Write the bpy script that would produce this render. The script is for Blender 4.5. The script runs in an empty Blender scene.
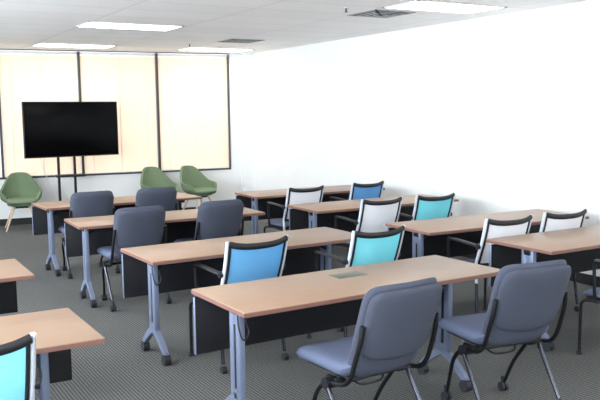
import bpy, bmesh, math, random
from mathutils import Vector, Matrix
C = bpy.context.scene.collection
PI = math.pi
random.seed(4)

# ------------------------------------------------------------------ camera
cam_d = bpy.data.cameras.new('camera'); cam = bpy.data.objects.new('camera', cam_d); C.objects.link(cam)
cam_d.sensor_width = 36.0; cam_d.lens = 778.5 / 600 * 36.0; cam_d.clip_end = 200
TH, PIT, ROL = 0.5257, 0.1127, -0.0122
rt = Vector((math.cos(TH), -math.sin(TH), 0))
fw = Vector((math.sin(TH) * math.cos(PIT), math.cos(TH) * math.cos(PIT), -math.sin(PIT)))
up = rt.cross(fw)
ax = math.cos(ROL) * rt + math.sin(ROL) * up
ay = -math.sin(ROL) * rt + math.cos(ROL) * up
m = Matrix((ax, ay, -fw)).transposed().to_4x4(); m.translation = Vector((0, 0, 1.679))
cam.matrix_world = m
bpy.context.scene.camera = cam

# ------------------------------------------------------------------ view, world, lights
sc = bpy.context.scene
sc.view_settings.view_transform = 'Standard'; sc.view_settings.look = 'None'
sc.view_settings.gamma = 1.0; sc.view_settings.use_curve_mapping = False
sc.view_settings.exposure = 0.68
sc.cycles.max_bounces = 8; sc.cycles.diffuse_bounces = 5
w = bpy.data.worlds.new('daylight'); sc.world = w; w.use_nodes = True
w.node_tree.nodes['Background'].inputs[0].default_value = (0.78, 0.88, 1.0, 1)
w.node_tree.nodes['Background'].inputs[1].default_value = 1.6

def area(name, loc, rot, sx, sy, power, col):
    l = bpy.data.lights.new(name, 'AREA'); l.shape = 'RECTANGLE'; l.size = sx; l.size_y = sy
    l.energy = power; l.color = col
    o = bpy.data.objects.new(name, l); C.objects.link(o); o.location = loc; o.rotation_euler = rot
    return o
XL, XR, YF, ZC = -2.6, 6.06, -3.2, 2.675      # left wall, right wall, wall behind the viewer, ceiling
# daylight arriving through the windows of the left wall
SIDE_WINDOWS = [(-2.2, 0.2), (1.0, 3.4), (4.2, 6.6), (7.4, 9.8)]
for k, (a, b) in enumerate(SIDE_WINDOWS):
    area('daylight_side', (XL - 0.35, (a + b) / 2, 1.75), (0, -PI / 2 - math.radians(42), 0), 1.6, b - a, 210, (0.84, 0.92, 1.0))
# daylight behind the blinds of the end wall
WD = Vector((0.99513, -0.09862, 0)); WN = Vector((0.09862, 0.99513, 0)); WO = Vector((6.981, 12.031, 0)); WA = -0.09878
def wp(s, off, z): return WO + WD * s - WN * off + Vector((0, 0, z))
area('daylight_end', wp(-3.9, -0.75, 1.7), (PI / 2, 0, WA + PI), 5.8, 2.1, 28, (1.0, 0.985, 0.965)).rotation_euler = (-PI / 2, 0, WA)

# ------------------------------------------------------------------ materials
def s2l(c): return tuple(((v / 255) / 12.92 if v / 255 <= .04045 else ((v / 255 + .055) / 1.055) ** 2.4) for v in c) + (1,)
def mat(name, rgb, rough=.5, metal=0., noise=0., nscale=40., bump=0., bscale=300., spec=.5, sheen=0., emit=None, es=0., stretch=None, coat=0.):
    M = bpy.data.materials.new(name); M.use_nodes = True; nt = M.node_tree; b = nt.nodes['Principled BSDF']
    col = s2l(rgb)
    b.inputs['Base Color'].default_value = col; b.inputs['Roughness'].default_value = rough
    b.inputs['Metallic'].default_value = metal; b.inputs['Specular IOR Level'].default_value = spec
    b.inputs['Sheen Weight'].default_value = sheen; b.inputs['Coat Weight'].default_value = coat
    tc = nt.nodes.new('ShaderNodeTexCoord'); mp = nt.nodes.new('ShaderNodeMapping'); nt.links.new(tc.outputs['Object'], mp.inputs[0])
    if stretch: mp.inputs['Scale'].default_value = stretch
    if noise:
        n = nt.nodes.new('ShaderNodeTexNoise'); n.inputs['Scale'].default_value = nscale; n.inputs['Detail'].default_value = 4
        nt.links.new(mp.outputs[0], n.inputs['Vector'])
        r = nt.nodes.new('ShaderNodeValToRGB'); r.color_ramp.elements[0].position = .3; r.color_ramp.elements[1].position = .7
        r.color_ramp.elements[0].color = tuple(v * (1 - noise) for v in col[:3]) + (1,)
        r.color_ramp.elements[1].color = tuple(min(1, v * (1 + noise)) for v in col[:3]) + (1,)
        nt.links.new(n.outputs[0], r.inputs[0]); nt.links.new(r.outputs[0], b.inputs['Base Color'])
    if bump:
        n = nt.nodes.new('ShaderNodeTexNoise'); n.inputs['Scale'].default_value = bscale
        nt.links.new(mp.outputs[0], n.inputs['Vector'])
        u = nt.nodes.new('ShaderNodeBump'); u.inputs['Strength'].default_value = bump; u.inputs['Distance'].default_value = .002
        nt.links.new(n.outputs[0], u.inputs['Height']); nt.links.new(u.outputs[0], b.inputs['Normal'])
    if emit:
        b.inputs['Emission Color'].default_value = emit; b.inputs['Emission Strength'].default_value = es
    return M
M = {}
M['wall'] = mat('wall_paint', (238, 239, 238), .8, noise=.01, nscale=3)
M['wood'] = mat('wood_laminate', (154, 126, 104), .38, noise=.07, nscale=9, stretch=(1, 14, 14), spec=.5)
M['edge'] = mat('laminate_edge', (124, 88, 78), .5)
M['silver'] = mat('silver_paint', (126, 137, 162), .38, metal=.25)
M['chrome'] = mat('chrome', (78, 81, 90), .25, metal=1.)
M['black'] = mat('black_plastic', (24, 25, 29), .45)
M['frame'] = mat('black_tube', (13, 13, 17), .4)
M['panel'] = mat('black_panel', (14, 15, 22), .7)
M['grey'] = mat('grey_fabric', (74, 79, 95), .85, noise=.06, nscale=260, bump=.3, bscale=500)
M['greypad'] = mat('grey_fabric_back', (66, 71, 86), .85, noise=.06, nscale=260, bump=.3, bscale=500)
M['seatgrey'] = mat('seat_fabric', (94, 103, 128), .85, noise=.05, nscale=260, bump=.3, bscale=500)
M['green'] = mat('green_fabric', (106, 124, 94), .85, noise=.06, nscale=120, bump=.3, bscale=400)
M['green2'] = mat('green_cushion', (114, 132, 102), .85, noise=.06, nscale=120, bump=.3, bscale=400)
M['legwood'] = mat('pale_wood', (205, 182, 155), .5, noise=.08, nscale=12, stretch=(6, 6, 1))
M['darkframe'] = mat('dark_window_frame', (62, 58, 62), .5)
M['base'] = mat('black_baseboard', (28, 29, 31), .6)
M['screen'] = mat('tv_screen', (5, 5, 7), .25, spec=.1)
M['vent'] = mat('vent_metal', (150, 153, 152), .5, metal=.2)
M['ventdark'] = mat('vent_dark', (60, 62, 60), .8)
M['port'] = mat('port_metal', (104, 112, 98), .4, metal=.4)
M['white'] = mat('white_plastic', (225, 225, 222), .5)
M['rim'] = mat('silver_white_frame', (215, 222, 232), .35, metal=.15)
M['rubber'] = mat('castor_rubber', (38, 40, 46), .6)
M['glow'] = mat('light_diffuser', (255, 255, 255), .5, emit=(1, .985, .96, 1), es=6.0)
def meshmat(name, rgb, tr=.45):
    m_ = mat(name, rgb, .7, noise=.05, nscale=500); nt = m_.node_tree; b = nt.nodes['Principled BSDF']
    t = nt.nodes.new('ShaderNodeBsdfTranslucent'); t.inputs[0].default_value = s2l(rgb)
    x = nt.nodes.new('ShaderNodeMixShader'); x.inputs[0].default_value = tr
    nt.links.new(b.outputs[0], x.inputs[1]); nt.links.new(t.outputs[0], x.inputs[2])
    nt.links.new(x.outputs[0], nt.nodes['Material Output'].inputs[0]); return m_
M['m_blue'] = meshmat('blue_mesh', (132, 198, 236)); M['m_deep'] = meshmat('deep_blue_mesh', (126, 186, 232))
M['m_teal'] = meshmat('turquoise_mesh', (158, 238, 246)); M['m_cyan'] = meshmat('pale_cyan_mesh', (176, 240, 250))
M['m_white'] = meshmat('white_mesh', (248, 249, 253))
M['blind'] = meshmat('blind_slat', (248, 237, 223), .6)

def glass():
    m_ = bpy.data.materials.new('clear_glass'); m_.use_nodes = True; nt = m_.node_tree; nt.nodes.clear()
    o = nt.nodes.new('ShaderNodeOutputMaterial'); t = nt.nodes.new('ShaderNodeBsdfTransparent'); g = nt.nodes.new('ShaderNodeBsdfGlossy')
    g.inputs['Roughness'].default_value = .03; x = nt.nodes.new('ShaderNodeMixShader'); x.inputs[0].default_value = .06
    nt.links.new(t.outputs[0], x.inputs[1]); nt.links.new(g.outputs[0], x.inputs[2]); nt.links.new(x.outputs[0], o.inputs[0]); return m_
M['glass'] = glass()

def carpet():
    m_ = mat('carpet', (92, 93, 92), .95, spec=.15); nt = m_.node_tree; b = nt.nodes['Principled BSDF']; N = nt.nodes.new; L = nt.links.new
    tc = N('ShaderNodeTexCoord'); sp = N('ShaderNodeSeparateXYZ'); L(tc.outputs['Object'], sp.inputs[0])
    def mth(op, a, b_=None):
        n = N('ShaderNodeMath'); n.operation = op
        for i, v in enumerate((a, b_)):
            if v is None: continue
            if isinstance(v, (int, float)): n.inputs[i].default_value = v
            else: L(v, n.inputs[i])
        return n.outputs[0]
    k = 2 * PI / .042
    sx = mth('SINE', mth('MULTIPLY', mth('ADD', sp.outputs[0], sp.outputs[1]), k)); sy = mth('SINE', mth('MULTIPLY', mth('SUBTRACT', sp.outputs[0], sp.outputs[1]), k))
    dots = mth('MULTIPLY', sx, sy)
    nz = N('ShaderNodeTexNoise'); nz.inputs['Scale'].default_value = 70; L(tc.outputs['Object'], nz.inputs['Vector'])
    v = mth('ADD', mth('MULTIPLY', dots, .75), mth('MULTIPLY', nz.outputs[0], .8))
    r = N('ShaderNodeValToRGB'); L(v, r.inputs[0])
    e = r.color_ramp.elements; e[0].position = .05; e[0].color = s2l((126, 127, 124)); e[1].position = .85; e[1].color = s2l((52, 53, 56))
    big = N('ShaderNodeTexNoise'); big.inputs['Scale'].default_value = 1.3; L(tc.outputs['Object'], big.inputs['Vector'])
    mx = N('ShaderNodeMixRGB'); mx.blend_type = 'MULTIPLY'; mx.inputs[0].default_value = .25
    L(r.outputs[0], mx.inputs[1]); L(big.outputs[0], mx.inputs[2]); L(mx.outputs[0], b.inputs['Base Color'])
    return m_
M['carpet'] = carpet()

def ceiling_mat():
    m_ = mat('ceiling_tiles', (248, 247, 246), .9); nt = m_.node_tree; b = nt.nodes['Principled BSDF']; N = nt.nodes.new; L = nt.links.new
    tc = N('ShaderNodeTexCoord'); mp = N('ShaderNodeMapping'); L(tc.outputs['Object'], mp.inputs[0])
    mp.inputs['Location'].default_value = (-2.37, -5.68, 0)
    br = N('ShaderNodeTexBrick'); L(mp.outputs[0], br.inputs[0]); br.offset = 0; br.squash = 1
    br.inputs['Color1'].default_value = s2l((250, 248, 247)); br.inputs['Color2'].default_value = s2l((244, 243, 242))
    br.inputs['Mortar'].default_value = s2l((230, 228, 226)); br.inputs['Scale'].default_value = 1
    br.inputs['Brick Width'].default_value = 1.12; br.inputs['Row Height'].default_value = .57; br.inputs['Mortar Size'].default_value = .012
    br.inputs['Mortar Smooth'].default_value = .3
    L(br.outputs[0], b.inputs['Base Color']); return m_
M['ceiling'] = ceiling_mat()

# ------------------------------------------------------------------ mesh helpers
def B(): return bmesh.new()
def obj(name, bm, m_, parent=None, smooth=True, bev=None):
    me = bpy.data.meshes.new(name)
    bmesh.ops.recalc_face_normals(bm, faces=bm.faces)
    bm.to_mesh(me); bm.free()
    me.materials.append(m_ if not isinstance(m_, str) else M[m_])
    if smooth:
        for p in me.polygons: p.use_smooth = True
        try: me.set_sharp_from_angle(angle=math.radians(38))
        except Exception: pass
    o = bpy.data.objects.new(name, me); C.objects.link(o)
    if parent: o.parent = parent
    return o
def box(bm, x0, x1, y0, y1, z0, z1, bev=0, seg=2):
    r = bmesh.ops.create_cube(bm, size=1)
    vs = r['verts']
    for v in vs:
        v.co = Vector((x0 + (v.co.x + .5) * (x1 - x0), y0 + (v.co.y + .5) * (y1 - y0), z0 + (v.co.z + .5) * (z1 - z0)))
    if bev:
        es = list({e for v in vs for e in v.link_edges})
        bmesh.ops.bevel(bm, geom=es, offset=bev, segments=seg, affect='EDGES', profile=.5)
    return bm
def smooth_path(pts, n=6):
    P = [Vector(p) for p in pts]
    if len(P) < 3: return P
    out = []
    for i in range(len(P) - 1):
        p0 = P[i - 1] if i else P[0] * 2 - P[1]; p1, p2 = P[i], P[i + 1]; p3 = P[i + 2] if i + 2 < len(P) else P[-1] * 2 - P[-2]
        for k in range(n):
            t = k / n
            out.append(.5 * ((2 * p1) + (p2 - p0) * t + (2 * p0 - 5 * p1 + 4 * p2 - p3) * t * t + (3 * p1 - p0 - 3 * p2 + p3) * t ** 3))
    out.append(P[-1]); return out
def tube(bm, pts, r, seg=10, sm=6, sx=1., r1=None, flat=None):
    """tube along pts; flat=(axis vector, factor) widens it along an axis"""
    P = smooth_path(pts, sm) if sm else [Vector(p) for p in pts]
    rings = []; nrm = None
    for i, p in enumerate(P):
        t = (P[min(i + 1, len(P) - 1)] - P[max(i - 1, 0)]).normalized()
        if flat: nrm = (Vector(flat[0]) - t * t.dot(Vector(flat[0]))).normalized()
        elif nrm is None: nrm = t.orthogonal().normalized()
        else: nrm = (nrm - t * t.dot(nrm)).normalized()
        bn = t.cross(nrm); rr = r if r1 is None else r + (r1 - r) * i / (len(P) - 1)
        f = flat[1] if flat else 1
        rings.append([bm.verts.new(p + nrm * (rr * f * math.cos(2 * PI * k / seg)) + bn * (rr * math.sin(2 * PI * k / seg))) for k in range(seg)])
    for a, b in zip(rings, rings[1:]):
        for k in range(seg): bm.faces.new((a[k], a[(k + 1) % seg], b[(k + 1) % seg], b[k]))
    bm.faces.new(rings[0][::-1]); bm.faces.new(rings[-1])
    return bm
def cyl(bm, a, b, r, seg=16): return tube(bm, [a, b], r, seg, 0)
def pad(bm, wd, ht, th, fn, n=5., rings=7, seg=48, edge=.45):
    """closed rounded cushion: u in +-wd/2, v in +-ht/2, thickness th, fn maps (u,v,w)"""
    def ring(rho, side):
        out = []
        h = th / 2 * (max(0, 1 - rho ** 6)) ** edge * side
        for k in range(seg):
            a = 2 * PI * k / seg; c, s = math.cos(a), math.sin(a)
            u = wd / 2 * rho * math.copysign(abs(c) ** (2 / n), c); v = ht / 2 * rho * math.copysign(abs(s) ** (2 / n), s)
            out.append(bm.verts.new(fn(u, v, h)))
        return out
    rs = [i / rings for i in range(1, rings)] + [.93, .975]
    rs = sorted(set(rs))
    top = [ring(r, 1) for r in rs]; mid = ring(1, 0); bot = [ring(r, -1) for r in rs]
    ct = bm.verts.new(fn(0, 0, th / 2)); cb = bm.verts.new(fn(0, 0, -th / 2))
    seq = top + [mid] + bot[::-1]
    for a, b in zip(seq, seq[1:]):
        for k in range(seg): bm.faces.new((a[k], a[(k + 1) % seg], b[(k + 1) % seg], b[k]))
    for k in range(seg):
        bm.faces.new((ct, top[0][k], top[0][(k + 1) % seg])); bm.faces.new((cb, bot[0][(k + 1) % seg], bot[0][k]))
    return bm
def prism(bm, poly, x0, x1):
    """extrude a (y,z) polygon from x0 to x1"""
    a = [bm.verts.new((x0, y, z)) for y, z in poly]; b = [bm.verts.new((x1, y, z)) for y, z in poly]
    n = len(poly); bm.faces.new(a); bm.faces.new(b[::-1])
    for i in range(n): bm.faces.new((a[i], b[i], b[(i + 1) % n], a[(i + 1) % n]))
    return bm

def tag(o, label, cat, group=None, kind=None):
    o['label'] = label; o['category'] = cat
    if group: o['group'] = group
    if kind: o['kind'] = kind
    return o
def thing(name, loc=(0, 0, 0), rz=0):
    o = bpy.data.objects.new(name, None); C.objects.link(o); o.location = loc; o.rotation_euler = (0, 0, rz); o.empty_display_size = .1
    return o
def copy_tree(o, parent=None):
    c = o.copy(); C.objects.link(c); c.parent = parent
    for ch in list(o.children): copy_tree(ch, c)
    return c
def struct(name, bm, m_, loc=None, rz=0, parent=None):
    o = obj(name, bm, m_, parent, smooth=False)
    if parent is None: o['kind'] = 'structure'
    if loc is not None: o.location = loc; o.rotation_euler = (0, 0, rz)
    return o

# ------------------------------------------------------------------ the room
struct('floor', box(B(), XL - .1, XR + 1.2, YF - .1, 13.6, -.1, 0), 'carpet')
struct('ceiling', box(B(), XL - .1, XR + 1.2, YF - .1, 13.6, ZC, ZC + .1), 'ceiling')
struct('wall_right', box(B(), XR, XR + .12, YF, 12.3, 0, ZC), 'wall')
struct('wall_front', box(B(), XL - .12, XR, YF - .12, YF, 0, ZC), 'wall')
# left wall with its window openings (piers, a sill band and a head band)
bm = B()
box(bm, XL - .12, XL, YF, 13.2, 0, .9); box(bm, XL - .12, XL, YF, 13.2, 2.55, ZC)
edges = [YF] + [v for ab in SIDE_WINDOWS for v in ab] + [13.2]
for a, b in zip(edges[0::2], edges[1::2]): box(bm, XL - .12, XL, a, b, .9, 2.55)
struct('wall_left', bm, 'wall')
for k, (a, b) in enumerate(SIDE_WINDOWS):
    fr = B()
    for (y0, y1, z0, z1) in ((a, b, .9, .94), (a, b, 2.51, 2.55), (a, a + .04, .9, 2.55), (b - .04, b, .9, 2.55)):
        box(fr, XL - .09, XL - .04, y0, y1, z0, z1)
    fo = struct('window_%d' % (k + 5), fr, 'darkframe')
    struct('window_pane', box(B(), XL - .07, XL - .062, a + .03, b - .03, .93, 2.52), 'glass', parent=fo)

# end wall in its own frame: s runs along the wall, y is the depth towards outside
ZS, ZH = .735, ZC                   # window sill and head
S0, S1, SC = -9.7, -1.29, -.925
bm = B()
box(bm, S0, -.8, 0, .18, 0, ZS); box(bm, S1, -.8, 0, .18, ZS, ZC); box(bm, S0, -6.21, 0, .18, ZS, ZC)
struct('wall_back', bm, 'wall', WO, WA)
struct('trim_1', box(B(), SC - .19, SC + .15, -.1, 0, 0, ZC - .001), 'wall', WO, WA)       # pier in the corner
struct('baseboard_back', box(B(), S0 + .1, SC - .19, -.014, 0, 0, .1, .003), 'base', WO, WA)
struct('baseboard_right', box(B(), XR - .014, XR, YF, 11.9, 0, .1, .003), 'base')
mull = [-6.2, -4.967, -3.776, -2.54, -1.305]
for k in range(4):
    a, b = mull[k], mull[k + 1]
    fr = B()
    box(fr, a - .004, b + .004, -.015, .05, ZS - .024, ZS); box(fr, a, b, .0, .05, ZC - .012, ZC - .001)
    box(fr, a - .0, a + .018, -.02, .05, ZS, ZC - .02); box(fr, b - .018, b, -.02, .05, ZS, ZC - .02)
    o = struct('window_%d' % (k + 1), fr, 'darkframe', WO, WA)
    struct('window_pane', box(B(), a + .018, b - .018, .1, .106, ZS, ZC - .02), 'glass', parent=o)
    bl = B()
    n = 76
    for i in range(n):
        z = ZS + .025 + i * (ZC - .075 - ZS - .02) / n
        c, s = math.cos(1.22), math.sin(1.22)
        p = [(-.0165, .0), (0, .0016), (.0165, 0), (.0165, -.0007), (0, .0009), (-.0165, -.0007)]
        prism_pts = [(.02 + y * c - q * s, z + y * s + q * c) for y, q in p]
        prism(bl, prism_pts, a + .024, b - .024)
    bo = obj('blind_slats', bl, 'blind', o, smooth=False)
    hb = box(B(), a + .022, b - .022, .0, .04, ZC - .065, ZC - .022, .003)
    obj('blind_headrail', hb, 'white', o)
    lt = B()
    for sx in (.14, .5, .86): box(lt, a + (b - a) * sx - .009, a + (b - a) * sx + .009, .001, .004, ZS + .02, ZC - .06)
    obj('blind_tape', lt, mat('blind_tape_%d' % k, (250, 238, 220), .8) if k == 0 else bpy.data.materials['blind_tape_0'], o)
    obj('blind_bottom_rail', box(B(), a + .022, b - .022, .004, .034, ZS + .002, ZS + .018, .003), 'white', o)

# ------------------------------------------------------------------ ceiling fixtures
def light(x, y, label):
    t = thing('ceiling_light', (x, y, ZC))
    f = B(); W_, D_ = 1.1, .55
    for (a, b, c, d) in ((0, W_, 0, .022), (0, W_, D_ - .022, D_), (0, .022, 0, D_), (W_ - .022, W_, 0, D_)): box(f, a, b, c, d, -.008, -.0005)
    obj('frame', f, 'white', t, smooth=False)
    obj('diffuser', box(B(), .02, W_ - .02, .02, D_ - .02, -.006, -.0008, .002), 'glow', t, smooth=False)
    tag(t, label, 'ceiling light', 'recessed fluorescent lights'); return t
light(4.57, 5.69, 'long recessed ceiling light panel nearest the right wall, beside the square vent')
light(2.34, 8.52, 'recessed ceiling light panel above the aisle in front of the television')
light(2.40, 11.3, 'far ceiling light panel close to the blinds above the television')
light(4.60, 11.2, 'far ceiling light panel close to the blinds above the pair of green armchairs')
def vent(x, y, label):
    t = thing('ceiling_vent', (x, y, ZC))
    f = B(); s = .5
    for q, z in ((0, -.004), (.06, -.010), (.12, -.014), (.18, -.016)):
        for (a, b, c, d) in ((q, s - q, q, q + .022), (q, s - q, s - q - .022, s - q), (q, q + .022, q, s - q), (s - q - .022, s - q, q, s - q)): box(f, a, b, c, d, z - .003, z + .003)
    obj('louvre', f, 'vent', t, smooth=False)
    obj('backing', box(B(), .01, s - .01, .01, s - .01, -.003, -.0005), 'ventdark', t, smooth=False)
    tag(t, label, 'ceiling vent', 'square air diffusers in the ceiling')
vent(4.6, 6.4, 'larger looking grey square ceiling vent next to the near light panel')
vent(4.6, 9.7, 'smaller looking grey square ceiling vent far back near the windows')
def sprinkler(x, y, label):
    t = thing('sprinkler', (x, y, ZC))
    obj('escutcheon', tube(B(), [(0, 0, -.001), (0, 0, -.008)], .03, 20, 0), 'white', t)
    b = B(); cyl(b, (0, 0, -.008), (0, 0, -.04), .008); cyl(b, (0, 0, -.04), (0, 0, -.045), .018)
    obj('head', b, 'chrome', t); tag(t, label, 'sprinkler', 'ceiling sprinklers')
sprinkler(4.26, 6.41, 'small ceiling sprinkler just left of the near vent')
sprinkler(4.37, 10.65, 'small ceiling sprinkler far back, left of the far vent')

# added fill: unseen overhead panels and lamps that brighten the sides facing the camera
for k, (x, y) in enumerate([(-1.0, 2.4), (1.2, -.5), (3.5, -.5), (-1.0, 5.2), (1.2, -2.2), (4.6, .6)]):
    struct('trim_%d' % (k + 2), box(B(), x + .02, x + 1.08, y + .02, y + .53, ZC - .006, ZC - .0008), 'glow')  # glowing panel added out of view for fill, not trim
    area('added_fill_light', (x + .55, y + .275, ZC - .02), (0, 0, 0), 1.0, .45, 13, (1, .985, .96))

# ------------------------------------------------------------------ training tables
TL, TW, TZ = 1.742, .615, .735
def make_castor(parent, y):
    c = obj('castor', box(tube(B(), [(-.022, y, .036), (.022, y, .036)], .036, 18, 0), -.012, .012, y - .012, y + .012, .03, .085, .003), 'rubber', parent)
    return c
def make_table():
    t = thing('training_table')
    obj('tabletop', box(B(), -TL / 2, TL / 2, -TW / 2, TW / 2, TZ - .026, TZ, .004), 'wood', t)
    e = B(); hx, hy = TL / 2 + .0015, TW / 2 + .0015
    for (a, b, c, d) in ((-hx, hx, -hy, -hy + .004), (-hx, hx, hy - .004, hy), (-hx, -hx + .004, -hy, hy), (hx - .004, hx, -hy, hy)): box(e, a, b, c, d, TZ - .025, TZ - .005)
    obj('edge_band', e, 'edge', t, smooth=False)
    obj('cross_beam', box(B(), -TL / 2 + .09, TL / 2 - .09, -.03, .03, TZ - .085, TZ - .03, .006), 'frame', t)
    p = obj('modesty_panel', box(B(), -TL / 2 - .008, TL / 2 - .01, .248, .262, .385, TZ - .035, .003), 'panel', t)
    for s in (-1,): obj('panel_edge', box(B(), -TL / 2 - .011, -TL / 2 - .007, .244, .266, .385, TZ - .035, .002), 'silver', p)
    for s in (-1, 1):
        xc = -(TL / 2 - .115) if s < 0 else TL / 2 - .20
        l = B()
        # column of two uprights with a slot between them
        box(l, xc - .018, xc + .018, -.056, -.012, .20, TZ - .04, .006); box(l, xc - .018, xc + .018, .012, .056, .20, TZ - .04, .006)
        for (z0, z1) in ((.20, .25), (TZ - .14, TZ - .04)): box(l, xc - .017, xc + .017, -.02, .02, z0, z1)
        leg = obj('leg', l, 'silver', t)
        obj('slot_insert', box(B(), xc - .012, xc + .012, -.013, .013, .24, TZ - .13), 'panel', leg)
        # arched foot
        f = B(); outer = []; inner = []
        for i in range(13):
            a = i / 12; y = -.215 + .43 * a; q = (2 * a - 1)
            outer.append((y, .235 - .160 * abs(q) ** 1.25))
        for i in range(13):
            a = i / 12; y = .18 - .36 * a; q = 1 - 2 * a
            inner.append((y, .185 - .125 * abs(q) ** 1.15))
        prism(f, outer + inner, xc - .017, xc + .017)
        bmesh.ops.bevel(f, geom=[e_ for e_ in f.edges if abs(e_.verts[0].co.x - e_.verts[1].co.x) < 1e-5], offset=.005, segments=2, affect='EDGES')
        ft = obj('foot', f, 'silver', t)
        for y in (-.195, .195):
            c = make_castor(ft, y); c.location.x = xc
        b = B(); box(b, xc - .022, xc + .022, -.2, .2, TZ - .05, TZ - .026, .004)
        tube(b, [(xc, -.02, TZ - .12), (xc - s * .1, -.02, TZ - .07), (xc - s * .2, -.02, TZ - .045)], .012, 8)
        obj('top_bracket', b, 'frame', t)
    return t
tables = [
 (2.438, 3.587, .030, 'nearest full table in the foreground with a flush power port in its top'),
 (2.508, 5.064, .032, 'middle column table second from the front, blue and turquoise mesh chairs tucked at it'),
 (2.536, 6.854, -.030, 'middle column table third from the front with two grey upholstered chairs at it'),
 (2.571, 8.441, .041, 'farthest middle column table, close in front of the television stand'),
 (4.888, 3.898, .004, 'nearest table on the right, running out of the right edge of the photo'),
 (4.756, 4.946, -.039, 'right column table second from the front with two white mesh chairs at it'),
 (4.729, 6.594, -.006, 'right column table third from the front with a white and a turquoise mesh chair'),
 (4.835, 8.065, -.033, 'farthest right column table with a white and a deep blue mesh chair'),
 (.022, 3.516, .005, 'nearest table on the left with a pale cyan mesh chair in front of it'),
 (.045, 5.052, -.001, 'second table on the left, only its end in view with no chair'),
]
tp = make_table()
table_objects = [tp] + [copy_tree(tp) for _ in tables[1:]]
for i, (x, y, a, lab) in enumerate(tables):
    t = table_objects[i]
    t.location = (x, y, 0); t.rotation_euler.z = a
    tag(t, 'wood topped grey wheeled ' + lab if len(lab.split()) < 13 else lab, 'table', 'wheeled training tables')
    if i == 0:
        pt = obj('power_port', box(B(), -.1, .1, -.055, .055, -.001, .003, .0015), 'port', t)
        pt.location = (.03, .115, TZ); pt.rotation_euler.z = -.0; pt['label'] = 'flush greenish grey metal power port'
        obj('port_lid', box(B(), -.085, .085, -.04, .04, .003, .0045, .001), 'port', pt)
    if i in (0, 1):
        cb = B(); xl = -TL / 2 + .115
        tube(cb, [(xl - .022, -.05, .69), (xl - .03, -.075, .6), (xl - .01, -.085, .53), (xl + .028, -.075, .56), (xl + .026, -.05, .63), (xl + .1, .0, .69)], .0045, 8)
        obj('power_cord', cb, 'black', t)

# ------------------------------------------------------------------ grey upholstered nesting chairs
def backcurve(v):
    """v 0..1 up the back -> (y, z) of the mid surface"""
    y = -.175 - .18 * v + .02 * max(0, 1 - v / .22) ** 2
    z = .405 + .485 * v
    return y, z
def make_grey():
    t = thing('office_chair')
    def seatfn(u, v, w):
        z = .458 + w - .028 * max(0, (v - .13) / .12) ** 2 - .012 * (1 - (u / .24) ** 2) + .03 * max(0, (-v - .13) / .1) ** 2
        return Vector((u, v + .07, z))
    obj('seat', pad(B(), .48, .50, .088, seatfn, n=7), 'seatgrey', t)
    obj('seat_pan', box(B(), -.19, .19, -.14, .24, .40, .42, .008), 'black', t)
    def backfn(off, v0, hh):
        def f(u, v, w):
            k = v0 + (v / hh + .5) * (1 - v0)
            y, z = backcurve(k); tl = .35
            d = off + w
            return Vector((u * (1 - .05 * (1 - k)), y - math.cos(tl) * d + .045 * (u / .235) ** 2, z - math.sin(tl) * d))
        return f
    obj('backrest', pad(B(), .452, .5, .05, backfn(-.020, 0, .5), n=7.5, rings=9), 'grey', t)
    # rear cover pad whose lower edge bows down
    g = backfn(.022, .29, .36)
    def rear(u, v, w):
        dv = -.035 * (1 - (u / .23) ** 2) * max(0, .5 - v / .39) if v < .18 else 0
        return g(u, v + dv, w)
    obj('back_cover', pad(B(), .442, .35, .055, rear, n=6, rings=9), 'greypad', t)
    for s in (-1, 1):
        x = s * .234
        obj('back_frame', tube(B(), [(s * .224, -.275, .71), (s * .230, -.262, .63), (x, -.228, .53), (x, -.195, .45), (x, -.15, .405), (x, -.09, .388), (x, -.02, .38)], .0125, 10), 'frame', t)
        h = B(); cyl(h, (s * .195, -.02, .375), (s * .262, -.02, .375), .028, 16); box(h, s * .205 - .015, s * .205 + .015, -.06, .03, .36, .4, .005)
        obj('hinge', h, 'black', t)
        fl = obj('leg', tube(B(), [(x, -.04, .372), (x, .03, .355), (s * .235, .09, .29), (s * .215, .15, .19), (s * .20, .205, .06)], .0125, 10, r1=.011), 'frame', t)
        rl = obj('leg', tube(B(), [(s * .25, -.02, .375), (s * .25, -.12, .23), (s * .25, -.215, .09)], .012, 10, 0), 'chrome', t); rl['label'] = 'chrome rear leg'
        for par, y, cx in ((fl, .215, s * .2), (rl, -.232, s * .25)):
            c = B(); tube(c, [(cx - .02, y, .027), (cx - .005, y, .027)], .027, 16, 0); tube(c, [(cx + .005, y, .027), (cx + .02, y, .027)], .027, 16, 0)
            box(c, cx - .008, cx + .008, y - .014, y + .014, .02, .09, .004)
            obj('castor', c, 'rubber', par)
    obj('cross_bar', tube(B(), [(-.21, -.02, .375), (.21, -.02, .375)], .014, 10, 0), 'frame', t)
    wl = B(); tube(wl, [(-.1, -.02, .37), (-.06, -.05, .34), (.06, -.05, .34), (.1, -.02, .37)], .006, 8)
    obj('tilt_wire', wl, 'frame', t)
    return t
gp = make_grey()
greys = [
 (2.175, 3.12, 3, 'grey upholstered chair in the foreground, left one of the two at the near table'),
 (3.085, 3.12, -8, 'grey upholstered chair in the foreground, right one of the two, turned slightly right'),
 (2.13, 6.68, 0, 'grey upholstered chair standing left at the third table, its castors in view'),
 (2.885, 6.71, 3, 'grey upholstered chair right at the third table, behind the blue mesh chair'),
 (2.15, 8.25, 0, 'far grey upholstered chair left at the table in front of the television'),
 (2.84, 8.24, 0, 'far grey upholstered chair in front of the left one of the paired green armchairs'),
]
for i, (x, y, a, lab) in enumerate(greys):
    t = gp if i == 0 else copy_tree(gp)
    t.location = (x, y, 0); t.rotation_euler.z = math.radians(a); tag(t, lab, 'chair', 'grey upholstered chairs at the tables')

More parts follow.
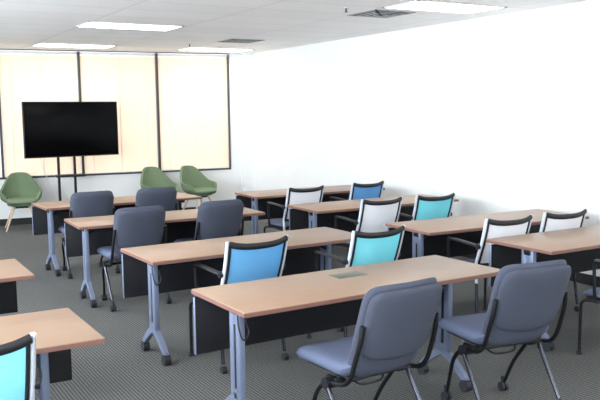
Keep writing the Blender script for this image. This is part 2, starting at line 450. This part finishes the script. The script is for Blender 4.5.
# ------------------------------------------------------------------ mesh back arm chairs
def make_mesh(mm):
    t = thing('mesh_chair')
    def seatfn(u, v, w): return Vector((u, v + .03, .435 + w - .03 * max(0, (v - .12) / .11) ** 2))
    obj('seat', pad(B(), .46, .46, .055, seatfn, n=6), 'seatgrey', t)
    obj('seat_pan', box(B(), -.2, .2, -.17, .21, .388, .408, .006), 'black', t)
    def bc(v):   # v 0..1, the back leans and bows
        return -.19 - .02 * math.sin(PI * v) - .12 * v ** 1.3,   .50 + .363 * v
    def wd(v): return .196 + .008 * v
    # mesh panel, thin closed sheet
    b = B(); NU, NV = 14, 12
    def P(i, j, o):
        u = -1 + 2 * i / NU; v = j / NV; y, z = bc(v)
        z += (.016 * u * u - .02) * v
        return Vector((u * wd(v), y + .035 * u * u - .035 + o, z))
    F = [[b.verts.new(P(i, j, -.0015)) for j in range(NV + 1)] for i in range(NU + 1)]
    G = [[b.verts.new(P(i, j, .0015)) for j in range(NV + 1)] for i in range(NU + 1)]
    for i in range(NU):
        for j in range(NV):
            b.faces.new((F[i][j], F[i + 1][j], F[i + 1][j + 1], F[i][j + 1])); b.faces.new((G[i][j], G[i][j + 1], G[i + 1][j + 1], G[i + 1][j]))
    for i in range(NU):
        b.faces.new((F[i][0], G[i][0], G[i + 1][0], F[i + 1][0])); b.faces.new((F[i][NV], F[i + 1][NV], G[i + 1][NV], G[i][NV]))
    for j in range(NV):
        b.faces.new((F[0][j], F[0][j + 1], G[0][j + 1], G[0][j])); b.faces.new((F[NU][j], G[NU][j], G[NU][j + 1], F[NU][j + 1]))
    obj('mesh_back', b, mm, t)
    # black top and bottom rails
    def rail(v, dz, r, fl):
        y, z = bc(v)
        return tube(B(), [(u * (wd(v) + .012), y + .035 * u * u - .037, z + dz + .024 * u * u * abs(u) * (1 if v > .5 else 0)) for u in (-1, -.75, -.5, -.25, 0, .25, .5, .75, 1)], r, 10, 3, flat=((0, 0, 1), fl))
    obj('top_rail', rail(1, -.034, .0115, 1.8), 'black', t)
    obj('bottom_rail', rail(0, 0, .010, 1.2), 'black', t)
    for s in (-1, 1):
        ip = [(s * (wd(v) + .003), bc(v)[0] - .003, bc(v)[1] + (0 if v < 1 else .0)) for v in (0, .2, .4, .6, .8, 1)]
        obj('inner_frame', tube(B(), ip, .0085, 8, 4), 'black', t)
        op = [(s * (wd(v) + .021), bc(v)[0] + .006, bc(v)[1]) for v in (1.015, .8, .6, .4, .2, 0)]
        x = s * .222
        up_ = obj('upright', tube(B(), op + [(x, -.195, .44), (x, -.2, .36)], .012, 10, 4, flat=((0, 1, 0), 1.15)), 'rim', t)
        arm = tube(B(), [(s * .235, -.225, .652), (s * .25, -.16, .662), (s * .255, -.02, .672), (s * .25, .10, .672)], .0125, 10, 5, flat=((1, 0, 0), 1.7))
        cyl(arm, (s * .215, -.228, .65), (s * .25, -.228, .65), .022, 14)
        ao = obj('armrest', arm, 'black', t)
        obj('arm_post', tube(B(), [(s * .25, .085, .668), (s * .25, .105, .655), (s * .248, .112, .62), (s * .242, .112, .5), (s * .236, .112, .40)], .0115, 10, 5), 'frame', ao)
        fl = obj('leg', tube(B(), [(s * .225, .08, .392), (s * .235, .17, .39), (s * .24, .212, .365), (s * .24, .22, .3), (s * .24, .222, .02)], .0115, 10, 5), 'frame', t)
        g = B(); tube(g, [(s * .24, .222, 0), (s * .24, .222, .012)], .019, 14, 0); tube(g, [(s * .24, .222, .012), (s * .24, .222, .03)], .014, 14, 0); obj('glide', g, 'rubber', fl)
        rl = obj('leg', tube(B(), [(x, -.2, .37), (s * .232, -.215, .2), (s * .238, -.235, .06)], .0115, 10, 4), 'chrome', t); rl['label'] = 'silver rear leg'
        g = B(); tube(g, [(s * .238 - .016, -.24, .024), (s * .238 + .016, -.24, .024)], .024, 14, 0); obj('castor', g, 'rubber', rl)
        sb = B(); tube(sb, [(x, -.2, .392), (s * .222, .0, .394), (s * .225, .09, .392)], .011, 8, 0); obj('seat_rail', sb, 'frame', t)
    return t
protos = {k: None for k in ('m_blue', 'm_deep', 'm_teal', 'm_cyan', 'm_white')}
mesh_chairs = [
 (2.235, 4.74, 4, 'm_blue', 'bright blue mesh back chair with black rail in the middle, just beyond the near table'),
 (3.14, 4.66, 4, 'm_teal', 'turquoise mesh back chair beyond the power port of the near table'),
 (4.30, 7.59, 1, 'm_white', 'white mesh back chair at the farthest right table, beside the deep blue one'),
 (5.15, 7.64, 3, 'm_deep', 'deep blue mesh back chair at the farthest right table, against the white wall'),
 (4.29, 6.17, 0, 'm_white', 'white mesh back chair right behind the turquoise one of the middle column'),
 (4.92, 6.14, -2, 'm_teal', 'turquoise mesh back chair on the right side, in front of the white wall'),
 (4.32, 4.57, -2, 'm_white', 'white mesh back chair left at the second right table, its silver side frame showing'),
 (4.935, 4.57, -2, 'm_white', 'white mesh back chair farthest right, beyond the nearest right table'),
 (.345, 3.27, -3, 'm_cyan', 'pale cyan mesh back chair cut off by the lower left corner'),
 (4.50, 3.32, 0, 'm_white', 'grey seated black legged arm chair cut off by the right edge'),
]
for x, y, a, mm, lab in mesh_chairs:
    if protos[mm] is None:
        if mm == 'm_blue': t = make_mesh(mm)
        else:
            t = copy_tree(protos['m_blue'])
            for ch in t.children:
                if ch.name.startswith('mesh_back'):
                    ch.data = ch.data.copy(); ch.data.materials.clear(); ch.data.materials.append(M[mm])
        protos[mm] = t
    else: t = copy_tree(protos[mm])
    t.location = (x, y, 0); t.rotation_euler.z = math.radians(a); tag(t, lab, 'chair', 'mesh back arm chairs at the tables')

# ------------------------------------------------------------------ green tub armchairs
def make_tub():
    t = thing('tub_armchair')
    b = B(); NA, NH = 40, 12
    A0 = math.radians(158)
    def P(i, j, th):
        a = -A0 + 2 * A0 * i / NA          # 0 = back (+y), +-A0 = near the front
        q = abs(a) / A0; v = j / NH
        # rim height: high back, shoulders fall to the arms, arms drop to the seat front
        def ss(x): x = max(0, min(1, x)); return x * x * (3 - 2 * x)
        top = .822 - .225 * ss((q - .13) / .36) - .025 * min(1, q / .25) ** 2  - .02 * ss((q - .45) / .2) - .16 * ss((q - .68) / .30)
        z0 = .375; z = z0 + (top - z0) * v
        flare = 1 - (1 - min(1, v * 1.6)) ** 2.2
        rx = .15 + .125 * flare + .028 * v * ss(q * 2) ; ry = .16 + .095 * flare + .03 * v
        ry *= (1.0 + .06 * v * (1 - q))
        rx -= .0 * v
        x = (rx - th) * math.sin(a); y = (ry - th) * math.cos(a)
        y += .06 * v * v * (1 - ss(q / .4))
        return Vector((x, y, z))
    O = [[b.verts.new(P(i, j, 0)) for j in range(NH + 1)] for i in range(NA + 1)]
    I = [[b.verts.new(P(i, j, .034)) for j in range(NH + 1)] for i in range(NA + 1)]
    for i in range(NA):
        for j in range(NH):
            b.faces.new((O[i][j], O[i + 1][j], O[i + 1][j + 1], O[i][j + 1])); b.faces.new((I[i][j], I[i][j + 1], I[i + 1][j + 1], I[i + 1][j]))
        mt = b.verts
        b.faces.new((O[i][NH], O[i + 1][NH], I[i + 1][NH], I[i][NH])); b.faces.new((O[i][0], I[i][0], I[i + 1][0], O[i + 1][0]))
    for j in range(NH):
        b.faces.new((O[0][j], O[0][j + 1], I[0][j + 1], I[0][j])); b.faces.new((O[NA][j], I[NA][j], I[NA][j + 1], O[NA][j + 1]))
    sh = obj('shell', b, 'green', t)
    md = sh.modifiers.new('soft', 'BEVEL'); md.width = .012; md.segments = 3; md.limit_method = 'ANGLE'; md.angle_limit = math.radians(50)
    obj('shell_base', pad(B(), .40, .42, .05, lambda u, v, w: Vector((u, v - .01, .375 + w)), n=2.6), 'green', t)
    obj('seat_cushion', pad(B(), .47, .47, .075, lambda u, v, w: Vector((u, v - .035, .425 + w + .01 * (u / .23) ** 2)), n=3), 'green2', t)
    obj('seat_mount', box(B(), -.11, .11, -.11, .11, .32, .352, .01), 'black', t)
    for sx in (-1, 1):
        for sy in (-1, 1):
            obj('leg', tube(B(), [(sx * .10, sy * .10, .35), (sx * .235, sy * .225, 0)], .017, 10, 0, r1=.010), 'legwood', t)
    return t
ub = make_tub()
for i, (x, y, a, lab) in enumerate([
    (2.18, 11.98, -8, 'sage green tub armchair alone at the left, pale wooden legs, below the blinds'),
    (4.28, 11.85, 6, 'sage green tub armchair, left one of the pair by the window wall'),
    (4.90, 11.72, 13, 'sage green tub armchair, right one of the pair by the window wall')]):
    t = ub if i == 0 else copy_tree(ub)
    t.location = (x, y, 0); t.rotation_euler.z = math.radians(a); tag(t, lab, 'armchair', 'green tub armchairs along the window wall')

# ------------------------------------------------------------------ television on its floor stand (in the frame of the end wall)
t = thing('television', wp(-4.0, .56, 1.466), WA)
t.rotation_euler.z = WA + math.radians(12)
obj('casing', box(B(), -.725, .725, -.012, .03, -.415, .408, .006), 'black', t)
obj('rear_housing', box(B(), -.4, .4, .03, .05, -.33, .2, .012), 'black', t)
obj('screen', box(B(), -.713, .713, -.0155, -.011, -.398, .397, .001), 'screen', t)
tag(t, 'large flat black television facing the room in front of the cream blinds', 'television')
t = thing('television_stand', wp(-4.075, .335, 0), WA)
b = B()
for s in (-.12, .12): obj('post', box(B(), s - .019, s + .019, -.018, .018, .04, 1.78, .003), 'frame', t)
obj('mount_plate', box(B(), -.14, .14, -.028, -.016, 1.2, 1.7, .003), 'frame', t)
obj('shelf', box(B(), -.17, .26, -.12, .05, .735, .77, .003), 'frame', t)
b = B(); box(b, -.4, .4, -.02, .02, .03, .06, .004); box(b, -.4, -.36, -.3, .12, .02, .05, .004); box(b, .36, .4, -.3, .12, .02, .05, .004)
obj('base', b, 'frame', t)
for x in (-.38, .38):
    for y in (-.28, .1): obj('glide', cyl(B(), (x, y, 0), (x, y, .022), .02), 'rubber', t)
tag(t, 'black twin post floor stand with a narrow shelf under the television', 'tv stand')
b = B(); tube(b, [wp(-4.45, .34, 1.1), wp(-4.42, .3, .9), wp(-4.3, .2, .55), wp(-4.2, .1, .25), wp(-4.17, .03, .12)], .004, 6)
o = obj('power_cable', b, 'white'); tag(o, 'thin white cable hanging down from the left part of the television', 'cable')
